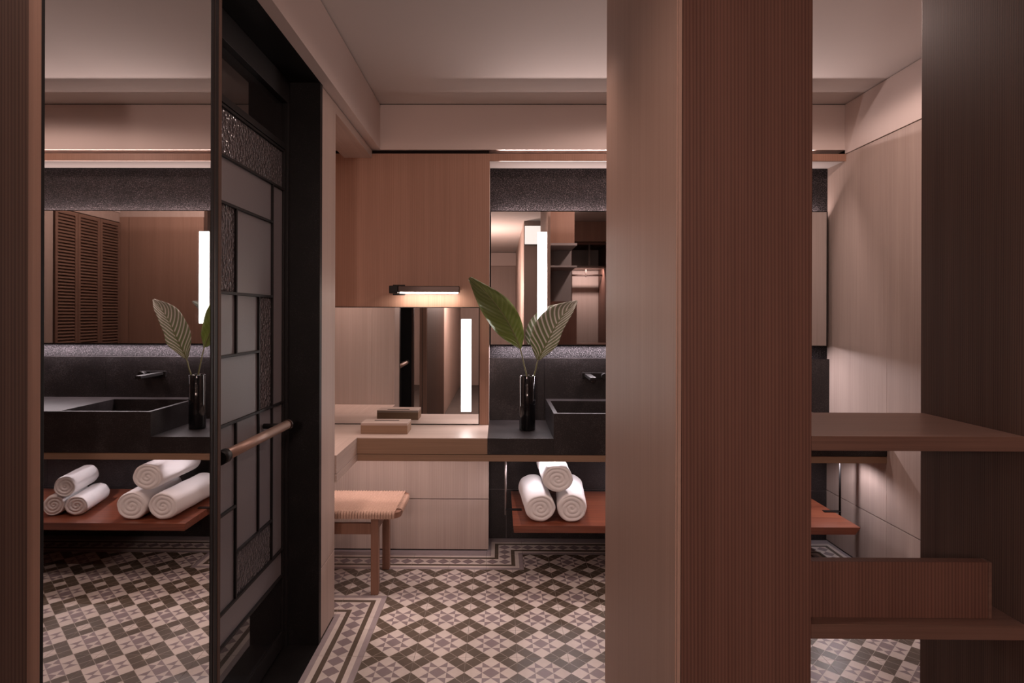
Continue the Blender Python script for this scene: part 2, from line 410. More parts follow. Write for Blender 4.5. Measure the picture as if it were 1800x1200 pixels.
# ------------------------------------------------------------------ wall_left with door opening, alcove
wl = struct(box('wall_left', (-.90, 2.470, 0), (-.752, 2.668, ZS), OAK))
box('panel', (-.752, 2.468, .303), (XL, 2.670, ZS-.006), OAK, wl, .0015)
box('panel', (-.752, 2.468, .010), (XL, 2.670, .298), OAK, wl, .0015)
box('dark_joint', (-.752, 2.4665, 0), (XL-.006, 2.468, ZS), DARKGAP, wl)
boxes('alcove_header', [((-.90, 2.670, 2.262), (XL, YD, ZS-.006))], OAK_Y, wl)
boxes('alcove_wall', [((-1.34, 2.60, 0), (-.90, 2.670, 2.4)), ((-1.34, 2.670, 0), (-1.30, YD, 2.4))], OAK, wl)
box('alcove_ceiling', (-1.32, 2.60, 2.37), (-.90, YD, 2.40), UPPER, wl)
wn = struct(boxes('trim_4', [((-.99, .953, 0), (-.775, 1.585, ZS)), ((-.99, -4.6, 0), (-.78, .953, ZS))], OAK))
box('jamb_panel', (-.775, 1.5985, 0), (-.757, 1.6120, ZS), DARKW, wn)
box('panel', (-.78, -.9, .002), (-.722, .905, ZS-.004), DARKW, wn)
box('edge_strip', (-.78, .907, .002), (-.724, .9330, ZS-.004), BACKW, wn)
box('corridor_panel', (-.78, -4.6, 0), (-.75, -.95, ZS-.004), OAK, wn)
# stone casing of the doorway
js = struct(boxes('trim_5', [((-.99, 2.4365, 0), (XL+.001, 2.4655, ZS)), ((-.99, 1.586, 0), (-.776, 1.6125, ZS))], JAMB))
box('lintel', (-.99, 1.586, ZS-.001), (XL+.001, 2.4655, ZS+.03), JAMB, js)

# ------------------------------------------------------------------ door_1: black steel leaf with patchwork panes
dr = bpy.data.objects.new('door_1', None); COL.objects.link(dr); dr.location = (-.88, 2.0, 0); dr['kind'] = 'structure'
XD0, XD1 = -.900, -.872    # back and front of the leaf
for a, b_ in (((-.93, 1.6135, 0), (-.862, 1.622, ZS-.002)), ((-.93, 2.413, 0), (-.862, 2.4355, ZS-.002)), ((-.93, 1.622, 2.215), (-.862, 2.413, ZS-.002)), ((-.91, 1.622, 2.026), (-.872, 2.413, 2.05))):
    box('frame', a, b_, BLACKM, dr, .001)
for a, b_ in (((XD0, 1.6235, .012), (XD1, 1.6395, 2.022)), ((XD0, 2.397, .012), (XD1, 2.411, 2.022)), ((XD0, 1.640, 2.013), (XD1, 2.397, 2.022)), ((XD0, 1.640, .012), (XD1, 2.397, .076))):
    box('leaf_rail', a, b_, BLACKM, dr, .001)
panes = [(1.640,2.397,1.861,2.013,'T'),(1.640,2.286,1.712,1.861,'P'),(2.286,2.397,1.003,1.861,'P'),(1.80,1.970,1.426,1.712,'T'),(1.640,1.80,1.426,1.712,'P'),
 (1.970,2.286,1.426,1.712,'P'),(1.640,1.972,1.223,1.426,'P'),(1.972,2.158,1.223,1.426,'P'),(2.158,2.286,1.003,1.426,'T'),(1.840,2.158,1.003,1.223,'P'),
 (1.640,1.840,.722,1.223,'T'),(1.840,1.972,.722,1.003,'P'),(1.972,2.158,.565,1.003,'P'),(2.158,2.286,.565,1.003,'P'),(2.286,2.397,.410,1.003,'P'),
 (1.640,1.972,.410,.722,'P'),(1.972,2.286,.410,.565,'T'),(1.640,2.397,.304,.410,'P'),(1.640,2.397,.076,.304,'C')]
for (y0, y1, z0, z1, t) in panes:
    box('pane', (XD0+.010, y0+.001, z0+.001), (XD1-.008, y1-.001, z1-.001), {'P': G_PLAIN, 'T': G_TEX, 'C': G_CLEAR}[t], dr)
box('transom_pane', (-.896, 1.623, 2.051), (-.886, 2.412, 2.214), G_CLEAR, dr)
for (y0, y1, z) in ((1.640,2.397,1.861),(1.640,2.286,1.712),(1.640,2.286,1.426),(1.640,2.158,1.223),(1.84,2.397,1.003),(1.640,1.972,.722),(1.972,2.286,.565),(1.640,2.397,.410),(1.640,2.397,.304)):
    box('glazing_bar', (XD0+.004, y0, z-.0045), (XD1+.001, y1, z+.0045), BLACKM, dr, .001)
for (y, z0, z1) in ((2.286,.410,1.861),(1.970,1.426,1.712),(1.80,1.426,1.712),(1.972,1.223,1.426),(1.972,.410,1.003),(2.158,1.003,1.426),(2.158,.565,1.003),(1.84,.722,1.223)):
    box('glazing_bar', (XD0+.004, y-.0045, z0), (XD1, y+.0045, z1), BLACKM, dr, .001)
hb = cyl('handle', (-.800, 1.715, .945), (-.800, 2.238, .942), .0165, PULLW, dr)
for (y, z) in ((1.755, .945), (2.205, .942)):
    cyl('handle_post', (-.875, y, z), (-.800, y, z), .010, BLACKM, hb)
cyl('handle_cap', (-.800, 1.695, .945), (-.800, 1.735, .945), .0205, BLACKM, hb)
cyl('handle_cap', (-.800, 2.236, .942), (-.800, 2.246, .942), .0205, BRONZE, hb)
# dim room beyond the door
rb = struct(boxes('wall_beyond', [((-2.3, .9, 0), (-2.22, 2.62, 2.5)), ((-2.3, 2.54, 0), (-1.0, 2.60, 2.5)), ((-2.3, .9, 0), (-1.0, .96, 2.5))], GRAYN))

# ------------------------------------------------------------------ wall_back (desk part) and vanity recess
wb = struct(boxes('wall_back', [((-1.34, YD+.022, 0), (XB-.004, YS+.1, ZS)), ((XB-.004, YS+.012, 0), (XR+.1, YS+.12, ZS))], DARKGAP))
box('panel', (-1.30, YD, 1.402), (XB, YD+.022, ZS-.023), UPPER, wb)
box('panel', (-.114, YD, .7245), (XB, YD+.022, 1.400), UPPER, wb)
box('panel', (-1.30, YD, .298), (XB, YD+.022, .603), OAK, wb, .001)
box('panel', (-1.30, YD, .006), (XB, YD+.022, .293), OAK, wb, .001)
box('recess_side', (XB-.004, YD+.022, .0), (XB, YS+.012, ZS-.023), OAK, wb)
box('recess_lid', (XB, YD+.028, 2.250), (XR, YS+.01, 2.286), PLASTER, wb)
box('fin', (XB, YD, 2.2475), (XR, YD+.014, 2.287), UPPER, wb)
box('fin_channel', (XB, YD+.014, 2.272), (XR, YD+.028, 2.286), DARKGAP, wb)  # channel coloured dark to mute the bright line beside the strip
# stone cladding of the recess: rough slabs behind the mirror, honed tiles below
xs = [XB, .62, 1.30, XR]
for i in range(3):
    box('stone_slab', (xs[i]+.0004, YS, 1.099), (xs[i+1]-.0004, YS+.012, 2.249), ROUGHSTONE, wb)
xs = [XB, .272, .87, 1.47, XR]
for i in range(4):
    box('backsplash_tile', (xs[i]+.0006, YS-.026, .7245), (xs[i+1]-.0006, YS+.012, 1.098), STONE, wb, .001)
xs = [XB, .045, .645, 1.245, XR]
for i in range(4):
    for (z0, z1) in ((.001, .297), (.299, .603)):
        box('stone_tile', (xs[i]+.0008, YS, z0), (xs[i+1]-.0008, YS+.012, z1), STONE, wb, .0008)
box('grout_joint', (XB, YS+.003, 0), (XR, YS+.008, .604), T_GREY, wb)

# ------------------------------------------------------------------ wall_right
wr = struct(box('wall_right', (XR+.018, 1.60, 0), (XR+.12, YS+.1, ZC), DARKGAP))
ys = [2.48, 3.064, YS+.01]
for i in range(2):
    box('panel', (XR, ys[i]+.0006, .306), (XR+.018, ys[i+1]-.0006, ZS-.025), OAK, wr, .0006)
    box('panel', (XR, ys[i]+.0006, .006), (XR+.018, ys[i+1]-.0006, .301), OAK, wr, .0006)
box('panel', (XR, 1.66, 2.20), (XR+.018, 2.479, ZS-.025), OAK, wr)

# louvered doors on the right wall (seen in the mirrors)
for k, (y0, y1, lab) in enumerate(((2.22, 2.47, 'louvered wooden door on the right wall, nearest the vanity, seen in the mirror'),
                                   (1.945, 2.215, 'louvered wooden door on the right wall, middle one of three in the mirror'),
                                   (1.67, 1.94, 'louvered wooden door on the right wall beside the closet corner, seen in the mirror'))):
    t = thing('louver_door', (XR, (y0+y1)/2, 0), lab, 'louvered door', 'louvered doors on the right wall')
    boxes('door_frame', [((XR-.012, y0, .01), (XR+.016, y0+.028, 2.19)), ((XR-.012, y1-.028, .01), (XR+.016, y1, 2.19)),
                         ((XR-.012, y0+.028, 2.16), (XR+.016, y1-.028, 2.19)), ((XR-.012, y0+.028, .01), (XR+.016, y1-.028, .10))], LOUV, t, .001)
    bm = bmesh.new(); z = .115
    while z < 2.15:
        vs = [bm.verts.new(p) for p in ((XR-.008, y0+.028, z-.010), (XR-.008, y1-.028, z-.010), (XR+.012, y1-.028, z+.012), (XR+.012, y0+.028, z+.012),
                                        (XR-.012, y0+.028, z-.006), (XR-.012, y1-.028, z-.006), (XR+.008, y1-.028, z+.016), (XR+.008, y0+.028, z+.016))]
        for f in ((3,2,1,0),(4,5,6,7),(0,1,5,4),(2,3,7,6)): bm.faces.new([vs[i] for i in f])
        z += .026
    sl = link('slats', bm, LOUV, t); sl['kind'] = 'stuff'

# ------------------------------------------------------------------ shelving unit in the foreground (column, shelves, right panel)
YN = 1.33
su = thing('shelving_unit', (.78, 1.5, 0), 'tall open wooden shelving unit with broad reddish column at right foreground', 'shelving unit')
box('side_panel', (.396, YN+.008, .001), (.418, 2.216, ZC-.002), SIDE, su, .001)
box('edge_trim', (.3985, YN, .001), (.4055, YN+.008, ZC-.002), SIDE, su)
box('column_face', (.407, YN, .001), (.6955, YN+.022, ZC-.002), RED, su, .001)
box('right_panel', (1.172, YN+.004, .001), (1.202, 1.664, ZC-.002), DARKW, su, .001)
box('shelf', (.6960, YN, 1.0585), (1.1715, 1.653, 1.0913), RED_H, su, .001)
box('shelf', (.6960, YN, .640), (1.1715, 1.653, .6722), RED_H, su, .001)
box('upright_board', (.6960, 1.3600, .6724), (1.112, 1.384, .800), RED, su, .001)
box('edge_trim', (1.1125, 1.3600, .6724), (1.1200, 1.384, .800), RED_H, su, .0005)
boxes('niche_shelf', [((.418, YN+.022, 1.785), (.690, 1.80, 1.80)), ((.418, YN+.022, 1.98), (.690, 1.80, 2.00))], GRAYN, su)
box('niche_base', (.418, YN+.022, .002), (.690, 1.80, 1.48), RED, su)
box('niche_back', (.418, YN+.022, 1.48), (.695, YN+.026, ZC-.002), GRAYN, su)
box('header_board', (.418, 1.60, 2.00), (.690, 1.62, ZC-.002), UPPER, su)

# closet mass right of the unit, rear walls, corridor and wardrobe: seen only in the mirrors
wc = struct(boxes('wall_closet', [((1.204, 1.345, 0), (XR+.018, 1.655, ZC)), ((1.44, -1.3, 0), (1.50, 1.345, ZC))], OAK))
box('panel', (1.90, 1.655, .01), (XR-.002, 1.664, 2.25), BACKW, wc)
box('panel', (1.206, 1.655, .01), (1.894, 1.664, 2.25), BACKW, wc)
wre = struct(boxes('wall_rear', [((.315, -.68, 0), (.90, -.60, ZC)), ((.315, -4.6, 0), (.36, -.68, ZC)), ((-.80, -4.66, 0), (.42, -4.60, ZC))], OAK))
box('soffit_band', (-.75, -4.60, ZS), (.315, -4.45, ZC-.01), FASC, wre)
wdl = thing('wall_light', (.42, -.59, 2.27), 'square white glowing wall light high beside the corridor, seen in the vanity mirror', 'wall light')
box('housing', (.318, -.5995, 2.265), (.535, -.585, 2.515), BRONZE, wdl)
box('diffuser', (.324, -.5845, 2.272), (.529, -.575, 2.508), WALLGLOW, wdl, .002)
wd = thing('wardrobe', (1.16, -.9, 0), 'open wardrobe with hanging rail and lit back, seen in the vanity mirror', 'wardrobe')
boxes('carcass', [((.905, -1.24, .001), (.94, -.60, 2.30)), ((1.385, -1.24, .001), (1.435, -.60, 2.30)), ((.94, -1.24, 2.27), (1.385, -.60, 2.30))], RED, wd)
box('back_panel', (.94, -1.26, .001), (1.385, -1.24, 2.30), OAK, wd)
box('header', (.905, -.64, 2.31), (1.435, -.60, ZC-.002), UPPER, wd)
box('shelf', (.941, -1.238, 1.975), (1.384, -.62, 1.995), RED_H, wd)
cyl('hanging_rail', (.941, -.92, 1.895), (1.384, -.92, 1.895), .013, BRONZE, wd)
box('rail_bracket', (1.155, -.935, 1.87), (1.172, -.905, 1.975), BRONZE, wd)
box('divider', (1.152, -.64, 1.996), (1.176, -.615, 2.27), BRONZE, wd)
struct(boxes('wall_outer', [((-2.3, -4.8, 0), (2.2, -4.7, ZC)), ((2.12, -4.8, 0), (2.2, 1.6, ZC))], DARKGAP))

# ------------------------------------------------------------------ mirror panel on the left wall
wm = thing('wall_mirror', (-.765, 1.24, 0), 'full height black framed mirror on the left wall beside the black door', 'mirror')
box('mirror_glass', (-.7735, .986, .012), (-.760, 1.5585, ZS-.012), MIRROR, wm)
for a, b_ in (((-.774, .9740, .001), (-.7585, .9855, ZS-.004)), ((-.774, 1.5590, .001), (-.7585, 1.5975, ZS-.004)), ((-.774, .9860, .001), (-.7585, 1.5585, .0115)), ((-.774, .9860, ZS-.0115), (-.7585, 1.5585, ZS-.004))):
    box('frame', a, b_, BLACKM, wm, .0008)
box('edge_bead', (-.7585, 1.5735, .001), (-.7572, 1.5765, ZS-.004), BRONZE, wm)

# ------------------------------------------------------------------ desk, stone vanity, support board
dk = thing('desk', (-.5, 3.2, ZTB), 'pale oak built-in dressing desk with left return, below the low mirror', 'desk')
box('desktop', (-1.298, YF, ZT-.004), (XB-.0005, YD-.002, ZT), OAK_H, dk)
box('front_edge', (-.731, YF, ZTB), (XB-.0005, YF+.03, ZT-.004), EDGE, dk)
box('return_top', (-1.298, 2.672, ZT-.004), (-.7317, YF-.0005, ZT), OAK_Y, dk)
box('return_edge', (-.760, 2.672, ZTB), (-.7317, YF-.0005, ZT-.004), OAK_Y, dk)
boxes('underside', [((-1.298, YF+.03, ZTB), (XB-.0005, YD-.002, ZT-.004)), ((-1.298, 2.672, ZTB), (-.760, YF+.03, ZT-.004))], OAK_H, dk)
vn = thing('vanity', (1.0, 3.33, ZTB), 'black stone vanity counter with raised rectangular basin block', 'vanity')
box('counter_left', (XB+.0005, YF, ZTB), (.2795, YS-.027, ZT), STONE, vn, .001)
box('counter_right', (1.6455, YF, ZTB), (XR-.001, YS-.027, ZT), STONE, vn, .001)
ZBK = .8527; bx0, bx1, by0, by1 = .301, .760, 3.077, 3.503
bm = bmesh.new()
for a, b_ in (((.280, YF, ZTB), (bx0, YS-.027, ZBK)), ((bx1, YF, ZTB), (1.645, YS-.027, ZBK)), ((bx0, YF, ZTB), (bx1, by0, ZBK)), ((bx0, by1, ZTB), (bx1, YS-.027, ZBK)), ((bx0, by0, ZTB), (bx1, by1, ZTB+.05))):
    box_bm(bm, a, b_)
bas = link('basin_block', bm, STONE, vn)
cyl('drain', ((bx0+bx1)/2, 3.30, ZTB+.050), ((bx0+bx1)/2, 3.30, ZTB+.054), .022, BLACKM, vn)
sb = thing('support_board', (.6, 3.3, .604), 'long thin oak board running under the desk and the stone vanity', 'board')
box('front_lip', (-.7300, YF+.002, .604), (XR-.001, YF+.022, .6385), EDGE, sb, .0008)
box('return_lip', (-.752, 2.672, .604), (-.7305, YF+.022, .6385), OAK_Y, sb, .0008)
boxes('board', [((-1.298, YF+.022, .6055), (XR-.001, YD-.002, .6395)), ((-1.298, 2.672, .6055), (-.752, YF+.022, .6395)), ((XB+.001, YD-.002, .6055), (XR-.001, YS-.001, .6395))], OAK_H, sb)

# faucet
fc = thing('faucet', (.53, 3.593, 1.0), 'black wall mounted basin faucet above the stone basin', 'faucet')
box('wall_plate', (.497, 3.584, .975), (.660, 3.5935, 1.012), BLACKM, fc, .003)
bm = bmesh.new(); box_bm(bm, (.513, 3.36, .988), (.549, 3.584, 1.006), .003); link('spout', bm, BLACKM, fc)
cyl('aerator', (.531, 3.374, .980), (.531, 3.374, .988), .009, BRONZE, fc)
cyl('control_knob', (.628, 3.545, .993), (.628, 3.584, .993), .018, BLACKM, fc)

# ------------------------------------------------------------------ mirrors on the back wall, light bars
vm = thing('vanity_mirror', (.95, 3.58, 1.178), 'wide floating backlit mirror above the black stone vanity', 'mirror')
box('mirror_glass', (-.052, 3.560, 1.181), (1.947, 3.567, 1.976), MIRROR, vm)
boxes('backing', [((-.056, 3.567, 1.178), (1.951, 3.572, 1.979))], DARKGAP, vm)
boxes('edge_frame', [((-.056, 3.5595, 1.978), (1.951, 3.567, 1.981)), ((-.056, 3.5595, 1.177), (1.951, 3.567, 1.180)), ((1.948, 3.5595, 1.180), (1.953, 3.567, 1.978)), ((-.056, 3.5595, 1.180), (-.0525, 3.567, 1.978))], BLACKM, vm)
for x in (.10, 1.76): box('standoff', (x, 3.572, 1.5), (x+.04, YS-.001, 1.6), BLACKM, vm)
dm = thing('desk_mirror', (-.7, YD, .73), 'low wide mirror standing on the oak desk against the wall', 'mirror')
box('mirror_glass', (-1.298, YD-.0005, .7285), (-.1190, YD+.010, 1.398), MIRROR, dm)
boxes('edge_frame', [((-1.298, YD-.003, 1.398), (-.114, YD+.010, 1.4015)), ((-.1190, YD-.003, .7245), (-.1145, YD+.010, 1.398)), ((-1.298, YD-.003, .7242), (-.1190, YD+.010, .7285))], BLACKM, dm)
for (x0, x1, z0, z1, y, lab) in ((.2263, .2824, 1.302, 1.853, 3.5595, 'tall glowing white light bar on the vanity mirror behind the leaves'),
                                 (-.2198, -.1624, .8006, 1.3319, YD-.0005, 'shorter glowing white light bar on the low desk mirror')):
    t = thing('light_bar', ((x0+x1)/2, y, z0), lab, 'light bar')
    box('mount', (x0+.004, y-.0012, z0+.004), (x1-.004, y, z1-.004), BLACKM, t)
    box('diffuser', (x0, y-.005, z0), (x1, y-.0012, z1), LED, t, .001)

# picture lamp
pl = thing('picture_lamp', (-.4, YD, 1.5), 'slim black picture lamp on the wood wall above the desk mirror', 'lamp')
box('lamp_body', (-.572, 3.345, 1.484), (-.2265, 3.395, 1.519), BRONZE, pl, .003)
box('lamp_end', (-.622, 3.340, 1.478), (-.573, 3.398, 1.521), BLACKM, pl, .004)
box('lamp_arm', (-.60, 3.398, 1.488), (-.56, YD, 1.51), BLACKM, pl)
box('lamp_diffuser', (-.562, 3.352, 1.4785), (-.2365, 3.388, 1.4845), LAMPLED, pl)
box('wall_plate', (-.615, YD-.005, 1.47), (-.545, YD-.0002, 1.53), BLACKM, pl, .001)

# ------------------------------------------------------------------ tissue box
tb = thing('tissue_box', (-.61, 3.22, ZT), 'low oak tissue box with slot lid on the desk', 'tissue box')
bm = bmesh.new()
a0, a1, c0, c1, zt = -.735, -.487, 3.154, 3.286, ZT+.0575
box_bm(bm, (a0, c0, ZT+.0005), (a1, c1, zt-.012)); link('box_body', bm, EDGE, tb)
sx0, sx1, sy0, sy1 = -.680, -.545, 3.232, 3.252
bm = bmesh.new()
for p, q in (((a0, c0, zt-.012), (a1, sy0, zt)), ((a0, sy1, zt-.012), (a1, c1, zt)), ((a0, sy0, zt-.012), (sx0, sy1, zt)), ((sx1, sy0, zt-.012), (a1, sy1, zt))): box_bm(bm, p, q)
link('lid', bm, OAK_H, tb)
box('slot_shade', (sx0, sy0, zt-.0115), (sx1, sy1, zt-.0006), DARKGAP, tb)  # dark filler: the shade inside the open slot given as colour

# ------------------------------------------------------------------ vase with two leaves
VX, VY, VZ, VR = .1555, 3.290, ZT+.0006, .0445
bm = bmesh.new(); n = 40
prof = [(0, 0), (VR-.003, 0), (VR, .004), (VR, .296), (VR-.002, .298), (VR-.004, .296), (VR-.004, .02), (0, .02)]
rings = []
for r, z in prof:
    if r == 0: rings.append([bm.verts.new((VX, VY, VZ+z))])
    else: rings.append([bm.verts.new((VX+r*math.cos(2*PI*i/n), VY+r*math.sin(2*PI*i/n), VZ+z)) for i in range(n)])
for A, B in zip(rings, rings[1:]):
    for i in range(n):
        j = (i+1) % n
        if len(A) == 1: bm.faces.new((A[0], B[j], B[i]))
        elif len(B) == 1: bm.faces.new((A[i], A[j], B[0]))
        else: bm.faces.new((A[i], A[j], B[j], B[i]))
vase = link('vase', bm, BLACKG, smooth=True)
tag(vase, 'tall black glass cylinder vase on the stone counter', 'vase')
def leaf_mat(name, base, tip, stripe, k, rough=.35):
    m, nt, b_ = new_mat(name)
    uv = node(nt, 'ShaderNodeUVMap'); sp = node(nt, 'ShaderNodeSeparateXYZ'); nt.links.new(uv.outputs[0], sp.inputs[0])
    r = ramp(nt, [(.0, base), (1, tip)]); nt.links.new(sp.outputs['Y'], r.inputs[0])
    # side veins sweep back from the midrib
    ab = node(nt, 'ShaderNodeMath', operation='ABSOLUTE'); nt.links.new(sp.outputs['X'], ab.inputs[0])
    cm = node(nt, 'ShaderNodeMath', operation='MULTIPLY_ADD'); cm.inputs[1].default_value = -.24
    nt.links.new(ab.outputs[0], cm.inputs[0]); nt.links.new(sp.outputs['Y'], cm.inputs[2])
    ml = node(nt, 'ShaderNodeMath', operation='MULTIPLY'); ml.inputs[1].default_value = 82; nt.links.new(cm.outputs[0], ml.inputs[0])
    sn = node(nt, 'ShaderNodeMath', operation='SINE'); nt.links.new(ml.outputs[0], sn.inputs[0])
    mr = node(nt, 'ShaderNodeMapRange'); mr.inputs['From Min'].default_value = .1; mr.inputs['From Max'].default_value = .9
    nt.links.new(sn.outputs[0], mr.inputs['Value'])
    kk = node(nt, 'ShaderNodeMath', operation='MULTIPLY'); kk.inputs[1].default_value = k; nt.links.new(mr.outputs[0], kk.inputs[0])
    mx = node(nt, 'ShaderNodeMix'); mx.data_type = 'RGBA'; nt.links.new(kk.outputs[0], mx.inputs[0])
    nt.links.new(r.outputs[0], mx.inputs[6]); mx.inputs[7].default_value = (*stripe, 1)
    nt.links.new(mx.outputs[2], b_.inputs['Base Color'])
    bp = node(nt, 'ShaderNodeBump'); bp.inputs['Strength'].default_value = .25; bp.inputs['Distance'].default_value = .002
    nt.links.new(sn.outputs[0], bp.inputs['Height']); nt.links.new(bp.outputs[0], b_.inputs['Normal'])
    b_.inputs['Roughness'].default_value = rough; b_.inputs['Specular IOR Level'].default_value = .5
    return m
LEAF1 = leaf_mat('green_leaf', (.13, .20, .035), (.075, .095, .03), (.20, .25, .09), .25)
LEAF2 = leaf_mat('striped_leaf', (.10, .15, .045), (.16, .16, .12), (.62, .58, .55), .75, .4)
STEM = plain('leaf_stem', (.13, .13, .05), .5)
def px(x, y, Y):    # a point of the plane at depth Y, given by its direction from the camera station
    u, v = x-869.62, y-552.92
    u, v = u*math.cos(roll)+v*math.sin(roll), -u*math.sin(roll)+v*math.cos(roll)
    a = u/1045.83; X = math.cos(yaw)*a+math.sin(yaw); Z = -math.sin(yaw)*a+math.cos(yaw); t = Y/Z
    return Vector((X*t, Y, H-v/1045.83*t))
def curve_eval(pts, t):
    k = t*(len(pts)-1); i = min(int(k), len(pts)-2); f = k-i
    p0, p1, p2, p3 = pts[max(i-1, 0)], pts[i], pts[i+1], pts[min(i+2, len(pts)-1)]
    return .5*((2*p1)+(p2-p0)*f+(2*p0-5*p1+4*p2-p3)*f*f+(3*p1-p0-3*p2+p3)*f**3)
def leaf(name, label, mid, left, right, stem, fold, ydrift, mat):
    """mid/left/right run from base to tip"""
    t = thing(name, tuple(mid[0]), label, 'leaf', None)
    bm = bmesh.new(); N = 28; Mx = 6; uvl = bm.loops.layers.uv.new('uv'); g = []
    for i in range(N+1):
        s = i/N; m = curve_eval(mid, s); l = curve_eval(left, s); r = curve_eval(right, s)
        row = []
        for k in range(-Mx, Mx+1):
            f = abs(k)/Mx; e = l if k < 0 else r
            p = m.lerp(e, f); p = p + Vector((0, fold*(f**1.5)*(e-m).length*(1 if k < 0 else .6) + ydrift*s*s, 0))
            p += Vector((0, .004*math.sin(s*21+k), 0))*f
            row.append((bm.verts.new(p), (k/Mx, s)))
        g.append(row)
    for i in range(N):
        for k in range(2*Mx):
            q = [g[i][k], g[i][k+1], g[i+1][k+1], g[i+1][k]]
            try:
                f = bm.faces.new([v[0] for v in q])
                for lp, v in zip(f.loops, q): lp[uvl].uv = v[1]
            except ValueError: pass
    bmesh.ops.recalc_face_normals(bm, faces=bm.faces)
    ol = link('blade', bm, mat, t, True)
    so = ol.modifiers.new('thick', 'SOLIDIFY'); so.thickness = .0012
    bm = bmesh.new(); P = stem + [p + Vector((0, -.003 + ydrift*(i/(len(mid)-1))**2, 0)) for i, p in enumerate(mid)]
    pts = [curve_eval(P, i/40) for i in range(41)]; prev = None
    for i, p in enumerate(pts):
        d = (pts[min(i+1, 40)]-pts[max(i-1, 0)]).normalized(); a = d.cross(Vector((0, 1, 0))).normalized(); b_ = d.cross(a)
        rad = .0042*(1-i/40)**.7+.0006
        ring = [bm.verts.new(p+rad*(math.cos(2*PI*j/8)*a+math.sin(2*PI*j/8)*b_)) for j in range(8)]
        if prev:
            for j in range(8): bm.faces.new((prev[j], prev[(j+1)%8], ring[(j+1)%8], ring[j]))
        prev = ring
    link('stem', bm, STEM, t, True)
    return t
LY = 3.285
P = lambda *q: [px(x, y, LY) for x, y in q]
leaf('leaf', 'broad glossy green leaf leaning left in the black vase',
     P((914, 612), (902, 583), (886, 555), (862, 523), (827, 489)),
     P((910, 611), (878, 590), (852, 556), (838, 528), (825, 492)),
     P((916, 613), (921, 588), (912, 553), (886, 520), (831, 489)),
     [Vector((VX-.012, VY+.012, ZT+.03)), Vector((VX-.022, VY, ZT+.16)), px(926, 668, VY), px(921, 640, LY)], .35, -.10, LEAF1)
leaf('leaf', 'striped grey green leaf leaning right in the black vase',
     P((946, 632), (961, 603), (976, 575), (993, 551), (1017, 528)),
     P((943, 632), (931, 596), (944, 561), (972, 538), (1014, 527)),
     P((949, 633), (978, 608), (990, 580), (1006, 553), (1018, 529)),
     [Vector((VX+.014, VY-.008, ZT+.03)), Vector((VX+.020, VY, ZT+.16)), px(937, 668, VY), px(942, 648, LY)], -.45, .06, LEAF2)

# ------------------------------------------------------------------ towel shelf and towels
ts = thing('towel_shelf', (.94, 3.3, .257), 'reddish cherry wood slab shelf hung under the stone vanity', 'shelf')
bm = bmesh.new(); box_bm(bm, (.072, 3.004, .257), (1.818, 3.594, .295))
for v in bm.verts:
    if v.co.z < .27: v.co.x += (.004 if v.co.x < 1 else -.022); v.co.y += (.0 if v.co.y > 3.3 else .006)
link('slab', bm, CHERRY, ts)
for x, s in ((.0365, 1), (1.851, -1)):
    cyl('hanger_rod', (x, 3.245, .268), (x, 3.245, .604), .0055, BLACKM, ts, 12) if s < 0 else cyl('hanger_rod', (x, 3.245, .268), (x, 3.245, .604), .0055, plain('brushed_steel', (.45, .42, .42), .35, 1), ts, 12)
    box('hanger_bracket', (min(x, x+s*.088), 3.232, .2952), (max(x, x+s*.088), 3.258, .3000), BLACKM, ts)
def towel(label, group, c, R, L, ang, sq=.93, seed=0):
    """rolled towel: axis along +y, front end shows the spiral; c is the centre of the front end"""
    rnd = random.Random(seed); bm = bmesh.new(); n = 56; rows = []
    ph = rnd.random()*6.28; turns = 3.0
    def pt(r, a, y): 
        wob = 1+.026*math.sin(2*a+ph)+.014*math.sin(5*a+ph*2)+.008*math.sin(9*a+y*40+ph)
        return bm.verts.new((r*wob*math.cos(a), y, r*wob*math.sin(a)*sq))
    # front spiral
    for k in range(22):
        f = k/21
        rr = R*(.02+.90*f)
        row = []
        for i in range(n):
            a = 2*PI*i/n
            g = .5+.5*math.cos(2*PI*(f*turns) - a*1.0 + ph)
            row.append(pt(rr, a, .0045*(1-g)**3 + .004*(1-f)))
        rows.append(row)
    for f, y in ((.965, .006), (.99, .014), (1.0, .028)):
        rows.append([pt(R*f, 2*PI*i/n, y) for i in range(n)])
    for k in range(1, 9):
        rows.append([pt(R*(1+.010*math.sin(k*1.7+ph)), 2*PI*i/n, .028+(L-.056)*k/8) for i in range(n)])
    for f, y in ((.99, L-.014), (.95, L-.005), (.6, L), (.02, L)):
        rows.append([pt(R*f, 2*PI*i/n, y) for i in range(n)])
    for A, B in zip(rows, rows[1:]):
        for i in range(n):
            bm.faces.new((A[i], A[(i+1)%n], B[(i+1)%n], B[i]))
    bm.faces.new(rows[0]); bm.faces.new(rows[-1][::-1])
    bmesh.ops.recalc_face_normals(bm, faces=bm.faces)
    zmin = min(v.co.z for v in bm.verts); c = (c[0], c[1], c[2]-zmin) if c[2] < .30 else c
    o = link('rolled_towel', bm, TOWEL, None, True); o.location = c; o.rotation_euler = (0, 0, ang)
    tag(o, label, 'towel', group)
    return o
zs = .2955
towel('large rolled white towel, lower left one of the big stack', 'large rolled towels', (.214, 3.050, zs), .0765, .42, .06, .92, 1)
towel('large rolled white towel, lower right one of the big stack', 'large rolled towels', (.374, 3.050, zs), .0765, .42, -.08, .92, 2)
towel('large rolled white towel lying on top of the big stack', 'large rolled towels', (.304, 3.066, zs+.2165), .0770, .40, .02, .90, 3)
towel('small rolled white towel, lower one nearest the big towels', 'small rolled towels', (.700, 3.105, zs), .0555, .27, -.20, .95, 4)
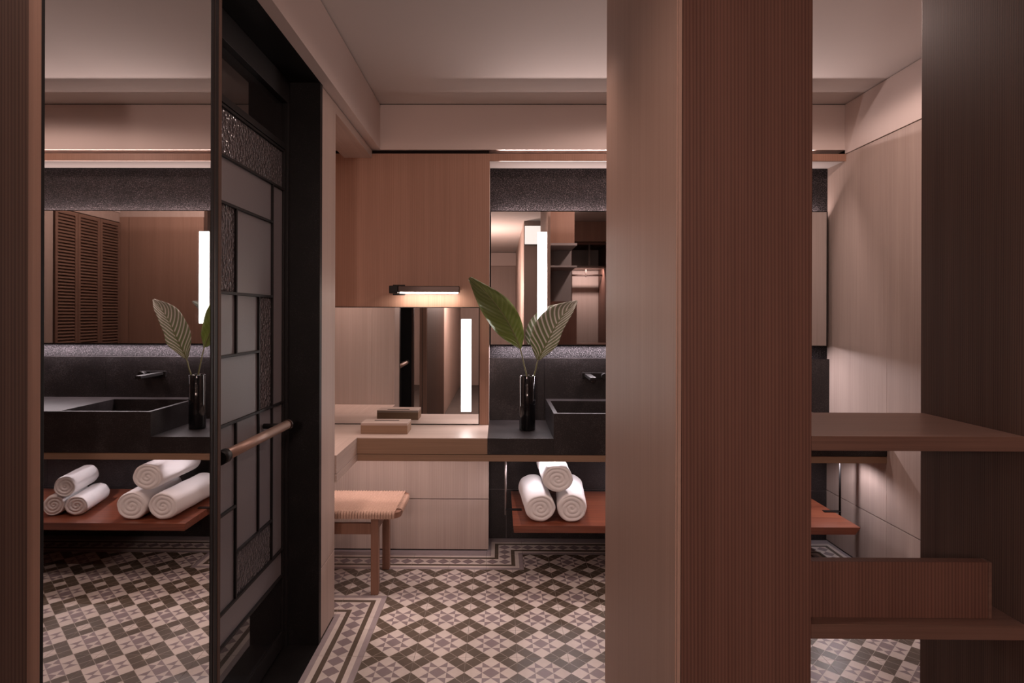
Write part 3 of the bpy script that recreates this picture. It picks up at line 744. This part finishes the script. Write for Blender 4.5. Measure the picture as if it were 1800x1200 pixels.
towel('small rolled white towel, lower one farther from the big towels', 'small rolled towels', (.820, 3.105, zs), .0555, .27, -.20, .95, 5)
towel('small rolled white towel lying on top of the small stack', 'small rolled towels', (.760, 3.105, zs+.153), .0555, .27, -.20, .95, 6)

# ------------------------------------------------------------------ stool with woven seat
st = thing('stool', (-.80, 3.03, 0), 'low wooden stool with woven cord seat at the desk', 'stool')
sx0, sx1, sy0, sy1, szt = -1.13, -.478, 2.862, 3.215, .405
for (x, y) in ((-.620, 2.874), (-.620, 3.160), (-1.02, 2.874), (-1.02, 3.160)):
    bm = bmesh.new(); box_bm(bm, (x, y, .001), (x+.037, y+.037, .374), .003); link('leg', bm, STOOLW, st)
box('stretcher', (-.983, 2.880, .292), (-.620, 2.900, .345), STOOLW, st, .002)
box('stretcher', (-.983, 3.168, .292), (-.620, 3.188, .345), STOOLW, st, .002)
box('side_rail', (-.612, 2.911, .300), (-.592, 3.160, .352), STOOLW, st, .002)
box('side_rail', (-1.012, 2.911, .300), (-.992, 3.160, .352), STOOLW, st, .002)
# seat frame with rounded corners
def rrect(x0, y0, x1, y1, r, k=8):
    out = []
    for cx_, cy_, a0 in ((x1-r, y1-r, 0), (x0+r, y1-r, PI/2), (x0+r, y0+r, PI), (x1-r, y0+r, 1.5*PI)):
        for i in range(k+1): out.append((cx_+r*math.cos(a0+i*PI/2/k), cy_+r*math.sin(a0+i*PI/2/k)))
    return out
bm = bmesh.new(); o_ = rrect(sx0, sy0, sx1, sy1, .05); i_ = rrect(sx0+.03, sy0+.03, sx1-.03, sy1-.03, .025)
R4 = [[bm.verts.new((p[0], p[1], z)) for p in q] for q, z in ((o_, .374), (o_, .400), (i_, .400), (i_, .374))]
for A, B in zip(R4, R4[1:]+R4[:1]):
    for i in range(len(A)): bm.faces.new((A[i], A[(i+1)%len(A)], B[(i+1)%len(A)], B[i]))
bmesh.ops.recalc_face_normals(bm, faces=bm.faces); link('seat_frame', bm, STOOLW, st)
CORD = plain('natural_cord', (.46, .31, .24), .8, spec=.2, bump=.3, bscale=300, var=.18)
bm = bmesh.new()
def strip(pts, wdir, wd):
    prev = None
    for p in pts:
        a = bm.verts.new(Vector(p)-Vector(wdir)*wd); m_ = bm.verts.new(Vector(p)+Vector((0, 0, wd*.5))); b_ = bm.verts.new(Vector(p)+Vector(wdir)*wd)
        if prev:
            bm.faces.new((prev[0], prev[1], m_, a)); bm.faces.new((prev[1], prev[2], b_, m_))
        prev = (a, m_, b_)
ca, cb = sx0+.024, sx1-.024
nX = 44; nY = 34
for i in range(nX):                      # warp cords, front to back, wrapped over both rails
    x = ca+(cb-ca)*(i+.5)/nX; pts = [(x, sy0-.004, .372), (x, sy0-.005, .390), (x, sy0-.002, .401), (x, sy0+.006, .406)]
    for j in range(nY):
        y = sy0+.012+(sy1-sy0-.024)*(j+.5)/nY
        pts.append((x, y, .405+(.0022 if (i+j) % 2 else -.0022)))
    pts += [(x, sy1-.006, .406), (x, sy1+.002, .401), (x, sy1+.005, .390), (x, sy1+.004, .372)]
    strip(pts, (1, 0, 0), (cb-ca)/nX*.42)
for j in range(nY):                      # weft cords, side to side
    y = sy0+.012+(sy1-sy0-.024)*(j+.5)/nY; e = .030 if 3 < j < nY-4 else .05
    lo, hi = (sx0-.003, sx1+.003) if 4 < j < nY-5 else (ca, cb)
    pts = [(lo, y, .380), (lo, y, .396), (lo+.006, y, .404)] if lo < ca else []
    for i in range(nX):
        x = ca+(cb-ca)*(i+.5)/nX; pts.append((x, y, .405+(-.0022 if (i+j) % 2 else .0022)))
    if hi > cb: pts += [(hi-.006, y, .404), (hi, y, .396), (hi, y, .380)]
    strip(pts, (0, 1, 0), (sy1-sy0-.024)/nY*.44)
bmesh.ops.recalc_face_normals(bm, faces=bm.faces)
wv = link('woven_cord', bm, CORD, st, True); wv['kind'] = 'stuff'
